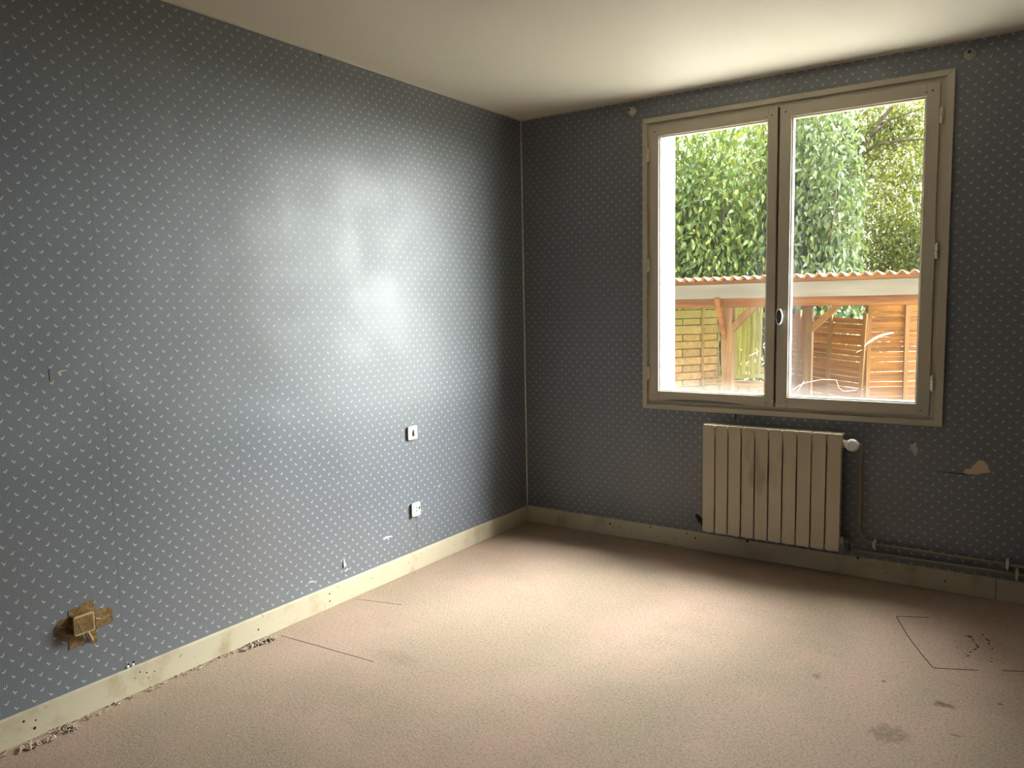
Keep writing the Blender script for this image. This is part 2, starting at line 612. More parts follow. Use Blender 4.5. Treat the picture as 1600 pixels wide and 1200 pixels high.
# ------------------------------------------------------------------ room shell
XR, YF, H = 3.2, -4.75, 2.5
floor = struct('floor', MB().box(-0.1, XR+0.1, YF-0.1, 0.0, -0.12, 0.0), M['carpet'], 'worn pinkish beige fitted carpet with cuts and stains')
struct('ceiling', MB().box(-0.1, XR+0.1, YF-0.1, 0.32, H, H+0.15), M['ceiling'], 'cream painted ceiling')
wl = struct('wall_left', MB().box(-0.12, 0, YF-0.1, 0.0, -0.12, H), M['paper_left'], 'left wall in striped blue grey wallpaper with small white check marks')
struct('wall_right', MB().box(XR, XR+0.12, YF-0.1, 0.0, -0.12, H), M['paper_left'], 'wall on the right in the same blue grey wallpaper')
struct('wall_front', MB().box(0, XR, YF-0.12, YF, -0.12, H), M['paper_back'], 'wall behind the camera in blue grey wallpaper')
WX0, WX1, WZ0, WZ1, WT = 0.868, 2.247, 0.845, 2.358, 0.315
wb = MB()
for b in ((-0.5, WX0, -0.9, H+0.15), (WX1, XR+3.5, -0.9, H+0.15), (WX0, WX1, -0.9, WZ0), (WX0, WX1, WZ1, H+0.15)):
    x0, x1, z0, z1 = b
    wb.box(x0, x1, 0.0, WT, z0, z1, 1)
wbo = struct('wall_back', wb, [M['paper_back'], M['render']], 'window wall in striped blue grey wallpaper with small white check marks')
for p in wbo.data.polygons:
    if p.normal.y < -0.9:
        p.material_index = 0
# outside sill; unseen roof overhang added to cut off steep daylight
part('added_eave', MB().box(-0.5, XR+3.5, WT, 0.42, 2.60, 2.74), M['render'], wbo)
part('outside_sill', MB().box(WX0-0.04, WX1+0.04, 0.08, WT+0.05, WZ0-0.06, WZ0+0.006), M['render'], wbo, 0.006)
part('shutter_hinge', MB().box(WX0, WX0+0.010, 0.262, 0.276, 1.19, 1.245).tube([(WX0+0.012, 0.272, 1.17), (WX0+0.012, 0.272, 1.265)], 0.006, 8), M['frame'], wbo)

tb, hb = 0.015, 0.101
bl = struct('baseboard_left', MB().box(0, tb, YF, 0, 0, hb), M['baseboard'], 'scuffed cream baseboard along the left wall', 0.003)
bb = struct('baseboard_back', MB().box(tb, 2.552, -tb, 0, 0, hb).box(2.5535, XR, -tb, 0, 0, hb), M['baseboard'], 'scuffed cream baseboard under the window', 0.003)
struct('trim_1', MB().box(0, 0.006, YF, 0, H-0.007, H).box(0.006, XR, -0.005, 0, H-0.006, H), M['caulk'], 'thin cream paint line where walls meet ceiling')
struct('trim_2', MB().prism([(0, 0), (0.005, 0), (0, -0.005)], 2, hb, H), M['caulk'], 'thin pale seam line in the wall corner')


def flat_left(name, pts, mat, th=0.0012, x=0.0, parent=wl):      # scrap lying on the left wall; pts (y, z)
    return part(name, MB().prism(pts, 0, x, x+th), mat, parent)


def flat_back(name, pts, mat, th=0.0012, parent=wbo):
    return part(name, MB().prism(pts, 1, -th, 0.0), mat, parent)


# nail holes and knocks in the baseboards
for y, z, r in ((-2.60, 0.075, .003), (-2.575, 0.062, .003), (-2.545, 0.055, .0025), (-2.57, 0.04, .0025), (-2.62, .06, .002), (-2.085, 0.045, .004), (-1.69, .07, .004), (-1.69, .035, .004),
                (-1.42, .06, .0025), (-1.72, .02, .002), (-1.15, .06, .0025), (-0.77, .05, .0025), (-1.05, .078, .0025), (-2.96, .035, .005), (-2.99, .072, .004), (-2.955, .06, .003)):
    part('nail_hole', MB().lathe([(r, 0), (r, 0.0006)], 8, Matrix.Translation((tb, y, z)) @ Matrix.Rotation(math.pi/2, 4, 'Y')), M['dark'], bl)
for x, z, r in ((0.60, .07, .006), (0.66, .06, .004), (0.62, .05, .003), (0.86, .09, .005), (1.08, .085, .004), (1.13, .065, .005), (1.42, .095, .007), (1.97, .096, .006), (0.3, .08, .003), (2.1, .045, .003), (2.35, .05, .004), (0.9, .04, .003), (0.74, .045, .003)):
    part('nail_hole', MB().lathe([(r, 0), (r, 0.0006)], 8, Matrix.Translation((x, -tb, z)) @ Matrix.Rotation(math.pi/2, 4, 'X')), M['dark'], bb)

# torn scraps of wallpaper
flat_left('torn_scrap', [(-1.581, .212), (-1.577, .195), (-1.573, .18), (-1.568, .166), (-1.578, .160), (-1.583, .175), (-1.583, .2)], M['torn_white'])
flat_left('torn_gap', [(-1.584, .198), (-1.583, .175), (-1.585, .16), (-1.592, .155), (-1.592, .175)], M['dark'], 0.0008)
flat_left('torn_scrap', [(-1.579, .143), (-1.558, .149), (-1.556, .145), (-1.576, .138)], M['torn_white'])
flat_left('torn_scrap', [(-1.316, .228), (-1.296, .234), (-1.256, .228), (-1.258, .223), (-1.292, .226), (-1.312, .223)], M['torn_white'])
flat_left('torn_scrap', [(-1.292, .226), (-1.288, .226), (-1.272, .214), (-1.276, .213)], M['torn_white'])
flat_left('torn_scrap', [(-1.80, .156), (-1.776, .158), (-1.76, .150), (-1.762, .146), (-1.779, .150), (-1.798, .151)], M['torn_grey'])
flat_left('torn_scrap', [(-2.797, 1.184), (-2.785, 1.190), (-2.767, 1.1895), (-2.767, 1.1875), (-2.783, 1.186), (-2.789, 1.180), (-2.784, 1.174), (-2.79, 1.172)], M['plaster'])
flat_left('torn_gap', [(-2.8235, 1.197), (-2.8215, 1.197), (-2.8215, 1.157), (-2.8235, 1.157)], M['dark'], 0.0008)
flat_left('torn_gap', [(-1.599, 2.493), (-1.592, 2.493), (-1.596, 2.455)], M['dark'], 0.0008)
flat_left('torn_scrap', [(-0.883, .405), (-0.87, .412), (-0.862, .404), (-0.868, .397), (-0.875, .402)], M['torn_grey'])
for y in (-2.636, -2.617):
    part('plaster_chip', MB().lathe([(0.006, 0), (0.005, 0.004), (0.002, 0.006)], 9, Matrix.Translation((0, y, 0.106)) @ Matrix.Rotation(math.pi/2, 4, 'Y')), M['torn_white'], wl)
    part('wall_hole', MB().lathe([(0.004, 0), (0.004, 0.001)], 9, Matrix.Translation((0, y+0.004, 0.114)) @ Matrix.Rotation(math.pi/2, 4, 'Y')), M['dark'], wl)
# long seam opening on the left wall
flat_left('torn_gap', [(-1.0645, .285), (-1.0635, .285), (-1.0610, .15), (-1.0620, .15)], M['steel_and_shade'], 0.0006)
# bare patches by the radiator
flat_back('torn_patch', [(2.182, .688), (2.190, .690), (2.196, .698), (2.205, .697), (2.209, .676), (2.217, .668), (2.214, .645), (2.205, .632), (2.200, .645), (2.190, .652), (2.184, .668)], M['torn_grey'])
flat_back('torn_gap', [(2.186, .69), (2.194, .700), (2.199, .698), (2.193, .688)], M['dark'], 0.0018)
flat_back('torn_patch', [(2.406, .570), (2.412, .590), (2.432, .592), (2.446, .612), (2.462, .634), (2.482, .636), (2.497, .618), (2.503, .600), (2.508, .596), (2.510, .583), (2.492, .580), (2.462, .570), (2.43, .566)], M['plaster'])
flat_back('torn_gap', [(2.30, .5675), (2.406, .5675), (2.43, .5645), (2.492, .578), (2.492, .5765), (2.43, .562), (2.30, .5660)], M['dark'], 0.0008)
flat_back('torn_gap', [(1.342, .78), (1.350, .782), (1.347, .752), (1.341, .74)], M['dark'], 0.0008)

# carpet cuts, loose patch and frayed edges
def strip(path, wd):
    m = MB()
    for a, b in zip(path[:-1], path[1:]):
        d = Vector((b[0]-a[0], b[1]-a[1], 0))
        n = Vector((-d.y, d.x, 0)).normalized()*wd/2
        e = d.normalized()*wd*0.3
        A, B = Vector((a[0], a[1], 0))-e, Vector((b[0], b[1], 0))+e
        m.prism([(A-n)[:2], (B-n)[:2], (B+n)[:2], (A+n)[:2]], 2, 0.0, 0.0012)
    return m


part('carpet_cut', strip([(2.326, -.387), (2.22, -.436), (2.206, -.447), (2.212, -.47), (2.275, -.643), (2.345, -.80), (2.386, -.885), (2.396, -.892), (2.53, -.829)], 0.0032), M['cut'], floor)
part('carpet_cut', strip([(2.608, -.783), (2.72, -.727)], 0.003), M['cut'], floor)
for pth in ([(2.452, -.514), (2.478, -.513), (2.49, -.51), (2.503, -.56), (2.517, -.604)], [(2.485, -.729), (2.50, -.66), (2.517, -.604)], [(2.511, -.378), (2.53, -.47), (2.555, -.555), (2.585, -.64), (2.623, -.734)],
            [(2.545, -.52), (2.57, -.60)], [(2.545, -.69), (2.575, -.69), (2.568, -.75)]):
    m = MB()
    for i in range(len(pth)-1):
        a, b = Vector(pth[i]), Vector(pth[i+1])
        for k in range(4):
            if random.random() < 0.4:
                continue
            p = a.lerp(b, (k+random.random()*0.6)/4)
            q = p+(b-a)*0.14+Vector((random.uniform(-.008, .008), random.uniform(-.008, .008)))
            m.add(strip([p, q], random.uniform(.002, .006)).v, [(0, 1, 2, 3), (7, 6, 5, 4), (0, 4, 5, 1), (1, 5, 6, 2), (2, 6, 7, 3), (3, 7, 4, 0)])
    part('carpet_crack', m, M['cut'], floor)
part('carpet_cut', strip([(0.06, -2.006), (0.3, -1.99), (0.568, -1.973)], 0.0030), M['crease'], floor)
part('carpet_cut', strip([(0.03, -1.546), (0.15, -1.512), (0.268, -1.483)], 0.0022), M['crease'], floor)


def frayed(pts, tufts, seed):
    rr = random.Random(seed)
    g = part('carpet_tear', MB().prism(pts, 2, 0.0, 0.0015), M['cut'], floor)
    m = MB()
    for k in range(tufts):
        i = rr.randrange(len(pts))
        a, b = Vector(pts[i]), Vector(pts[(i+1) % len(pts)])
        p = a.lerp(b, rr.random())
        an = rr.uniform(0, 6.28)
        L = rr.uniform(.008, .026)
        m.tube([(p.x, p.y, 0.001), (p.x+math.cos(an)*L*.5, p.y+math.sin(an)*L*.5, rr.uniform(.004, .012)), (p.x+math.cos(an)*L, p.y+math.sin(an)*L, 0.003)], [.0015, .0022, .001], 5)
    o = part('carpet_fibers', m, M['fray'], g)
    o['kind'] = 'stuff'


frayed([(0.055, -2.185), (0.066, -2.12), (0.073, -2.055), (0.055, -2.045), (0.040, -2.07), (0.034, -2.12), (0.04, -2.18)], 60, 1)
frayed([(0.028, -2.895), (0.062, -2.892), (0.075, -2.868), (0.060, -2.855), (0.03, -2.868)], 40, 2)
frayed([(0.055, -3.02), (0.07, -2.98), (0.066, -2.93), (0.058, -2.95), (0.05, -3.0)], 60, 3)
m = MB()
rr = random.Random(5)
for k in range(150):
    y = -2.05-rr.random()*1.1
    x = 0.018+rr.random()**2*0.03
    m.tube([(x, y, 0), (x+rr.uniform(-.006, .006), y+rr.uniform(-.008, .008), rr.uniform(.003, .008)), (x+rr.uniform(-.012, .012), y+rr.uniform(-.014, .014), .002)], [.0012, .002, .001], 4)
o = part('carpet_edge_fibers', m, M['fray'], floor)
o['kind'] = 'stuff'

# ------------------------------------------------------------------ window
fr = MB()
SX = [(0.857, 1.545), (1.556, 2.2575)]
SZ = (0.8285, 2.3355)


def ring(mb, ox0, ox1, oz0, oz1, ix0, ix1, iz0, iz1, y0, y1):
    mb.box(ox0, ix0, y0, y1, oz0, oz1)
    mb.box(ix1, ox1, y0, y1, oz0, oz1)
    mb.box(ix0, ix1, y0, y1, oz0, iz0)
    mb.box(ix0, ix1, y0, y1, iz1, oz1)


ring(fr, 0.826, 2.294, 0.793, 2.370, SX[0][0]-.0012, SX[1][1]+.0015, SZ[0]-.0015, SZ[1]+.0015, -0.0025, 0.042)
ring(fr, 0.826, 2.294, 0.793, 2.370, 0.884, 2.230, 0.858, 2.306, 0.042, 0.078)
win = struct('window_1', fr, M['frame'], 'two leaf casement window with yellowed wooden frame')
ax0, ax1, az0, az1 = 0.8132, 2.3138, 0.7796, 2.3821
bx0, bx1, bz0, bz1 = 0.8396, 2.2816, 0.8062, 2.3561
for pts in ([(ax0, az0), (ax1, az0), (bx1, bz0), (bx0, bz0)], [(ax1, az0+.0008), (ax1, az1-.0008), (bx1, bz1-.0008), (bx1, bz0+.0008)],
            [(ax1, az1), (ax0, az1), (bx0, bz1), (bx1, bz1)], [(ax0, az1-.0008), (ax0, az0+.0008), (bx0, bz0+.0008), (bx0, bz1-.0008)]):
    part('architrave', MB().prism(pts, 1, -0.019, 0.0), M['frame'], win, 0.002)
GX = [(0.9075, 1.4995), (1.6135, 2.2025)]
GZ = (0.8815, 2.2795)
SY0, SY1 = -0.014, 0.034
for i, lab in ((0, 'left casement leaf with sagging bottom rail'), (1, 'right casement leaf with oval chrome knob')):
    (x0, x1), (g0, g1) = SX[i], GX[i]
    z0, z1 = SZ
    sash = link('sash', None, win, ((x0+x1)/2, 0.0, z0))
    sash['label'] = lab
    part('stile', MB().box(x0, g0, SY0, SY1, z0, z1), M['frame'], sash, 0.0025)
    part('stile', MB().box(g1, x1, SY0, SY1, z0, z1), M['frame'], sash, 0.0025)
    part('rail', MB().box(g0+.0003, g1-.0003, SY0+.0003, SY1, GZ[1], z1), M['frame'], sash, 0.002)
    if i == 0:
        n = 14
        a0, a1 = g0+.0003, g1-.0003
        bot = [(a0+(a1-a0)*k/n, z0+0.0135*math.sin(math.pi*min(1, k/n*1.15))**0.8 if k/n*1.15 < 1 else z0) for k in range(n+1)]
        part('rail', MB().prism(bot+[(a1, GZ[0]), (a0, GZ[0])], 1, SY0+.0003, SY1), M['frame'], sash)
    else:
        part('rail', MB().box(g0+.0003, g1-.0003, SY0+.0003, SY1, z0, GZ[0]), M['frame'], sash, 0.002)
        part('meeting_strip', MB().box(1.532, 1.575, SY1, SY1+.012, z0, z1), M['frame'], sash)
    e = 0.0065
    bd = MB()
    for q0, q1, s0, s1 in ((g0, g0+e, GZ[0], GZ[1]), (g1-e, g1, GZ[0], GZ[1]), (g0+e, g1-e, GZ[0], GZ[0]+e), (g0+e, g1-e, GZ[1]-e, GZ[1])):
        bd.box(q0, q1, -0.002, 0.014, s0, s1)
        bd.box(q0, q1, 0.0195, 0.032, s0, s1)
    part('glazing_bead', bd, M['bead'], sash)
    pane = part('pane', MB().box(g0+.001, g1-.001, 0.015, 0.019, GZ[0]+.001, GZ[1]-.001), M['glass'], sash, origin=((g0+g1)/2, 0.017, GZ[0]))
    hx = x0-0.010 if i == 0 else x1+0.011
    for hz in (2.185, 1.586, 0.982):
        hm = MB()
        for a, b in ((hz-.037, hz-.001), (hz+.001, hz+.037)):
            hm.lathe([(0.005, a), (0.0072, a+.002), (0.0072, b-.002), (0.005, b)], 12, Matrix.Translation((hx, -0.022, 0)))
        hm.box(min(hx, x0 if i == 0 else x1), max(hx, x0 if i == 0 else x1), -0.022, -0.003, hz-.03, hz+.03)
        part('hinge', hm, M['brass'], sash, smooth=True)
    for hx_, hz_, r in (((x0+.03), z0+.025, .0025), (x1-.03, z1-.035, .004), (x1-.035, z0+.022, .003), (x0+.028, z1-.03, .004), (x1-.055, z1-.04, .003), (x0+.05, z0+.03, .0025)):
        part('nail_hole', MB().lathe([(r, 0), (r, .0006)], 8, Matrix.Translation((hx_, SY0, hz_)) @ Matrix.Rotation(math.pi/2, 4, 'X')), M['dark'], sash)
    if i == 1:
        # oval knob on a small plate
        k = MB()
        prof = [(0.0, 0.0), (0.55, 0.002), (0.84, 0.006), (0.93, 0.012)]
        hm = Matrix.Translation((1.575, SY0-0.022, 1.294)) @ Matrix.Rotation(math.radians(-12), 4, 'Z') @ Matrix.Rotation(math.pi/2, 4, 'X') @ Matrix.Diagonal((0.018, 0.041, 1, 1))
        rim, face = MB(), MB()
        rim.lathe([(0.70, -0.006), (0.92, -0.004), (1.0, 0.001), (1.0, 0.005), (0.93, 0.008), (0.84, 0.0085), (0.80, 0.0055)], 28, hm)
        face.lathe([(0.78, 0.004), (0.8, 0.006), (0.5, 0.0066), (0.1, 0.0068)], 28, hm)
        kn = part('handle', rim, M['knob_rim'], sash, smooth=True)
        # sub-sub parts are not wanted: plate, stem and face stay on the sash
        part('handle_face', face, M['steel_and_shade'], sash, smooth=True)
        part('handle_stem', MB().tube([(1.577, SY0, 1.294), (1.577, SY0-0.024, 1.294)], 0.007, 10), M['steel_and_shade'], sash, smooth=True)
        part('handle_plate', MB().box(1.571, 1.597, SY0-0.004, SY0, 1.262, 1.327), M['frame'], sash, 0.0015)
        # white feather-like smear and cobweb threads on the glass
        cur = [(1.968, 1.146), (1.980, 1.160), (1.994, 1.172), (2.010, 1.183), (2.025, 1.192), (2.042, 1.200), (2.060, 1.206), (2.080, 1.211), (2.097, 1.213)]
        wd = [.001, .006, .010, .009, .0105, .009, .008, .007, .003]
        upp = [(x, z+wq/2) for (x, z), wq in zip(cur, wd)]
        low = [(x, z-wq/2) for (x, z), wq in zip(cur, wd)][::-1]
        part('paint_smear', MB().prism(upp+low, 1, 0.0134, 0.0148), M['web'], sash)
        for pth in ([(1.635, .918), (1.665, .942), (1.703, .960), (1.777, .978), (1.843, .978), (1.852, .955), (1.855, .94), (1.875, .925), (1.899, .924), (1.94, .932)], [(1.932, 1.114), (1.945, 1.124), (1.958, 1.129)],
                    [(1.655, .905), (1.672, .936), (1.69, .966)]):
            part('cobweb_thread', MB().tube([(x, 0.0135, z) for x, z in pth], 0.00045, 5), M['web'], sash)
    else:
        for pth in ([(1.409, 1.088), (1.445, 1.107), (1.458, 1.111), (1.442, 1.127)], [(1.445, 1.107), (1.455, 1.09)], [(1.39, 1.05), (1.41, 1.06)]):
            part('cobweb_thread', MB().tube([(x, 0.0135, z) for x, z in pth], 0.00045, 5), M['web'], sash)

# ------------------------------------------------------------------ radiator
RX0, RX1, RZ0, RZ1, RY = 1.2055, 1.9035, 0.146, 0.727, -0.121
pit = (RX1-RX0)/10
rad = thing('radiator', ((RX0+RX1)/2, -0.05, RZ0), 'cream ten section radiator with dark smudges mounted below the window', 'radiator')


def section_mesh():
    hw = pit/2-0.0038
    m = MB()
    r = 0.010
    arc = [(hw-r+r*math.sin(a), r-r*math.cos(a)) for a in (0, .4, .8, 1.2, 1.57)]
    hgt = RZ1-RZ0
    pts = [(-x, z) for x, z in arc[::-1]]+arc+[(hw, hgt-.004), (hw-.004, hgt), (-hw+.004, hgt), (-hw, hgt-.004)]
    m.prism(pts, 1, 0.0, 0.007)                       # front plate
    m.box(-hw, -hw+.003, .007, .022, .02, hgt-.045)    # returns
    m.box(hw-.003, hw, .007, .022, .02, hgt-.045)
    m.box(-.004, .004, .007, .075, .03, hgt-.03)       # web
    m.box(-hw*.85, hw*.85, .040, .0435, .035, hgt-.05)
    m.box(-hw*.75, hw*.75, .075, .080, .03, hgt-.02)   # rear plate
    m.box(-pit/2, pit/2, .009, .014, hgt-.052, hgt-.005)  # filler plate added to imitate light caught between neighbouring plates
    m.box(-hw, hw, .007, .016, hgt-.010, hgt-.0005)    # top grille bars
    m.box(-hw, hw, .044, .054, hgt-.010, hgt-.002)
    m.box(-hw, hw, .070, .080, hgt-.010, hgt-.003)
    m.box(-hw, -hw+.006, .016, .080, hgt-.010, hgt-.002)
    m.box(hw-.006, hw, .016, .080, hgt-.010, hgt-.002)
    m.tube([(-pit/2, .046, hgt-.052), (pit/2, .046, hgt-.052)], .021, 12)
    m.tube([(-pit/2, .046, .045), (pit/2, .046, .045)], .021, 12)
    return m.mesh('section', M['radiator'])


sm = section_mesh()
for i in range(10):
    link('section', sm, rad, Vector((RX0+pit*(i+.5), RY, RZ0))-wloc(rad))
zt, zb, ym = RZ1-.052, RZ0+.045, RY+.046
part('bushing', MB().tube([(RX1, ym, zt), (RX1+.012, ym, zt)], .019, 12), M['brass'], rad, smooth=True)
part('bushing', MB().tube([(RX1, ym, zb), (RX1+.010, ym, zb)], .019, 12), M['brass'], rad, smooth=True)
part('bushing', MB().tube([(RX0-.006, ym, zt), (RX0, ym, zt)], .016, 12), M['steel_and_shade'], rad, smooth=True)
val = part('valve', MB().tube([(RX1+.012, ym, zt), (RX1+.075, ym, zt)], .010, 10).tube([(RX1+.042, ym+.02, zt), (RX1+.042, ym-.02, zt)], .013, 10), M['pipe'], rad, smooth=True)
kb = MB()
K = Matrix.Translation((RX1+.042, ym-.012, zt)) @ Matrix.Rotation(math.radians(90), 4, 'X')
kb.lathe([(.020, 0), (.0285, .004), (.0285, .020), (.026, .024), (.020, .027), (.019, .0245), (.008, .0245), (.0075, .029), (.002, .030)], 28, K)
for k in range(22):
    a = 2*math.pi*k/22
    kb.tube([K @ Vector((.0288*math.cos(a), .0288*math.sin(a), .004)), K @ Vector((.0288*math.cos(a), .0288*math.sin(a), .020)), K @ Vector((.025*math.cos(a), .025*math.sin(a), .0255))], .0021, 5)
part('valve_knob', kb, M['white_plastic'], val, smooth=True)
part('drain_valve', MB().tube([(RX0, ym, zb), (RX0-.03, ym, zb)], .012, 10).tube([(RX0-.026, ym-.006, zb-.014), (RX0-.035, ym, zb+.010), (RX0-.050, ym, zb+.024)], [.008, .013, .010], 10).tube([(RX0-.03, ym, zb), (RX0-.006, ym, zb-.035)], .006, 8), M['black'], rad, smooth=True)
part('return_valve', MB().tube([(RX1+.010, ym, zb), (RX1+.038, ym, zb)], .013, 10).tube([(RX1+.028, ym, zb+.02), (RX1+.028, ym, zb-.045)], .012, 10), M['steel_and_shade'], rad, smooth=True)
for bx in (1.41, 1.70):
    part('wall_bracket', MB().box(bx-.012, bx+.012, RY+.06, 0.0, zt-.04, zt-.024), M['steel_and_shade'], rad)

# ------------------------------------------------------------------ heating pipes
PX = RX1+.072
pa = thing('heating_pipe', (PX, -0.04, 0.16), 'thin painted pipe dropping from the radiator valve then running right', 'pipe')
path = [(PX, ym, zt), (PX+.003, -0.045, zt-.03), (PX, -0.04, 0.60), (PX+.004, -0.04, 0.26)]
for k in range(1, 8):
    a = k/7*math.pi/2
    path.append((PX+.004+.065*(1-math.cos(a)), -0.04, 0.25-.065*math.sin(a)))
path += [(2.3, -0.038, .183), (2.6, -0.04, .181), (XR, -0.04, .180)]
part('pipe_run', MB().tube(path, .0072, 10), M['pipe'], pa, smooth=True)
for cx in (2.045, 2.592):
    part('pipe_clip', MB().box(cx-.006, cx+.006, -.050, -.001, .168, .200).box(cx-.004, cx+.004, -.02, -.001, .148, .17), M['brass'], pa, .0015)
pb = thing('heating_pipe', (RX1+.028, -0.04, 0.14), 'lower painted pipe running right from the radiator foot above baseboard', 'pipe')
part('pipe_run', MB().tube([(RX1+.028, ym, zb-.04), (RX1+.032, ym+.01, .146), (RX1+.05, -0.045, .140), (2.1, -.04, .140), (2.65, -.04, .141), (XR, -.04, .140)], .0072, 10), M['pipe'], pb, smooth=True)
for cx in (2.629,):
    part('pipe_clip', MB().box(cx-.006, cx+.006, -.050, -.001, .128, .160).box(cx-.004, cx+.004, -.02, -.001, .108, .13), M['brass'], pb, .0015)

# ------------------------------------------------------------------ curtain rod holders
for x, z, lab in ((0.7453, 2.439, 'small cream curtain rod cup left of the window top'), (2.3663, 2.4335, 'small cream curtain rod cup right of the window top')):
    h = thing('curtain_rod_cup', (x, 0, z), lab, 'rod holder', 'curtain rod cups above the window')
    R_ = Matrix.Translation((x, 0, z)) @ Matrix.Rotation(math.pi/2, 4, 'X')
    part('base', MB().lathe([(.0245, 0), (.0245, .004), (.022, .009), (.015, .018), (.0125, .022)], 26, R_), M['holder'], h, smooth=True)
    part('cup', MB().lathe([(.0115, .018), (.0115, .044), (.0105, .0455), (.0078, .0455), (.0072, .040)], 24, R_), M['holder'], h, smooth=True)
    part('bore', MB().lathe([(.0072, .0448), (.0072, .0453)], 20, R_), M['black'], h)

# ------------------------------------------------------------------ switch and socket on the left wall
def rounded(y0, y1, z0, z1, r, n=4):
    pts = []
    for cy, cz, a0 in ((y1-r, z1-r, 0), (y0+r, z1-r, 90), (y0+r, z0+r, 180), (y1-r, z0+r, 270)):
        for k in range(n+1):
            a = math.radians(a0+90*k/n)
            pts.append((cy+r*math.cos(a), cz+r*math.sin(a)))
    return pts


sw = thing('light_switch', (0, -1.082, .73), 'ivory square wall switch with teardrop button above the socket', 'switch')
part('shaded_side', MB().prism(rounded(-1.115, -1.049, .697, .763, .006), 0, 0, .009), M['steel_and_shade'], sw)  # dark colour stands in for the plate's side in shade
part('cover_plate', MB().prism(rounded(-1.1175, -1.0465, .695, .7655, .008), 0, .006, .013), M['ivory'], sw, .002)
part('button', MB().prism([(-1.082, .745), (-1.0775, .733), (-1.075, .722), (-1.078, .715), (-1.0835, .713), (-1.087, .717), (-1.0865, .727)], 0, .013, .017), M['steel_and_shade'], sw, .001)
part('button', MB().prism([(-1.077, .748), (-1.072, .733), (-1.071, .720), (-1.076, .712), (-1.0755, .722), (-1.078, .733)], 0, .013, .018), M['ivory'], sw)
so = thing('wall_socket', (0, -1.075, .323), 'ivory power socket with dark pin holes low on left wall', 'socket')
part('shaded_side', MB().prism(rounded(-1.106, -1.044, .291, .357, .006), 0, 0, .010), M['steel_and_shade'], so)  # shaded edge of the socket plate, put in as dark colour
part('cover_plate', MB().prism(rounded(-1.1085, -1.041, .288, .3605, .008), 0, .007, .014), M['ivory'], so, .002)
for y, z, r in ((-1.0745, .3325, .0035), (-1.0735, .316, .0035), (-1.0545, .3265, .005), (-1.0495, .331, .0045), (-1.0755, .346, .0012), (-1.0735, .303, .0012)):
    part('pin_hole', MB().lathe([(r, 0), (r, .0008)], 10, Matrix.Translation((.014, y, z)) @ Matrix.Rotation(math.pi/2, 4, 'Y')), M['dark'], so)

# ------------------------------------------------------------------ taped-over junction box
jb = thing('junction_box', (0, -2.79, .325), 'square wall box covered with crossed brown packing tape', 'junction box')
part('box_body', MB().prism(rounded(-2.822, -2.756, .297, .361, .006), 0, 0, .034), M['tape'], jb, .003)
part('box_rim', MB().prism(rounded(-2.8235, -2.7545, .2955, .3625, .006), 0, .028, .0352), M['tape_edge'], jb, .002)
part('tape_face', MB().prism(rounded(-2.8185, -2.7595, .3015, .357, .005), 0, .0352, .0362), M['tape'], jb)
part('tape_strip', MB().prism([(-2.822, .379), (-2.778, .386), (-2.778, .3895), (-2.737, .391), (-2.736, .338), (-2.823, .352)], 0, .0004, .0016), M['tape'], jb)
part('tape_strip', MB().prism([(-2.870, .334), (-2.849, .357), (-2.822, .356), (-2.822, .288), (-2.855, .293), (-2.872, .309)], 0, .0006, .0020), M['tape'], jb)
part('tape_strip', MB().prism([(-2.737, .346), (-2.720, .352), (-2.705, .353), (-2.677, .340), (-2.676, .290), (-2.705, .287), (-2.736, .286)], 0, .0008, .0022), M['tape'], jb)
part('tape_strip', MB().prism([(-2.828, .30), (-2.778, .298), (-2.779, .246), (-2.800, .2465), (-2.828, .246)], 0, .0010, .0024), M['tape'], jb)
part('tape_strip', MB().prism([(-2.776, .297), (-2.735, .300), (-2.735, .238), (-2.752, .240), (-2.757, .2435), (-2.763, .258)], 0, .0008, .0022), M['tape'], jb)
part('tape_curl', MB().tube([(.018, -2.772, .292), (.012, -2.762, .270), (.006, -2.752, .252)], [.004, .005, .003], 8), M['tape_edge'], jb, smooth=True)
for cr in ([(.0363, -2.808, .345), (.0366, -2.803, .318), (.0364, -2.796, .306)], [(.0024, -2.735, .324), (.0026, -2.715, .313), (.0026, -2.69, .318)], [(.0022, -2.858, .333), (.0024, -2.84, .330), (.0024, -2.826, .332)]):
    part('tape_crease', MB().tube(cr, .0009, 5), M['tape_edge'], jb)

# ------------------------------------------------------------------ outside: ground
GZ0 = -0.65
struct('bounce_slab', MB().box(-8, 8, WT, 3.55, GZ0-0.1, GZ0+0.02), M['bounce_slab'], 'unseen grey concrete slab added to bounce daylight up to the ceiling')  # out of view, added to throw daylight up through the window
gr = struct('ground', MB().box(-45, 45, WT, 80, GZ0-0.2, GZ0), M['ground'], 'gravel yard outside the window')

# ------------------------------------------------------------------ carport
cp = thing('carport', (0.5, 4.2, GZ0), 'open wooden carport with pale fascia board and wavy terracotta roof edge', 'carport')
part('fascia_board', MB().box(-3.2, 3.6, 3.985, 4.012, 1.409, 1.562), M['w_fascia'], cp, .004)
part('roof_batten', MB().box(-3.2, 3.6, 4.0, 4.05, 1.5625, 1.600), M['w_beam'], cp)
part('front_beam', MB().box(-3.2, 3.6, 4.13, 4.25, 1.318, 1.42), M['w_beam'], cp, .004)
part('rear_beam', MB().box(-3.2, 3.6, 6.0, 6.1, 1.30, 1.43), M['w_beam'], cp, .004)
for px, py in ((-0.11, 4.19), (2.9, 4.19), (-3.1, 4.19), (0.28, 6.05), (2.9, 6.05)):
    part('post', MB().box(px-.055, px+.055, py-.055, py+.055, GZ0, 1.318 if py < 5 else 1.30), M['w_post'], cp, .006)
part('brace', MB().beam((-.085, 4.19, 1.07), (.235, 4.19, 1.39), .07, .075, (0, 1, 0)), M['w_post'], cp, .003)
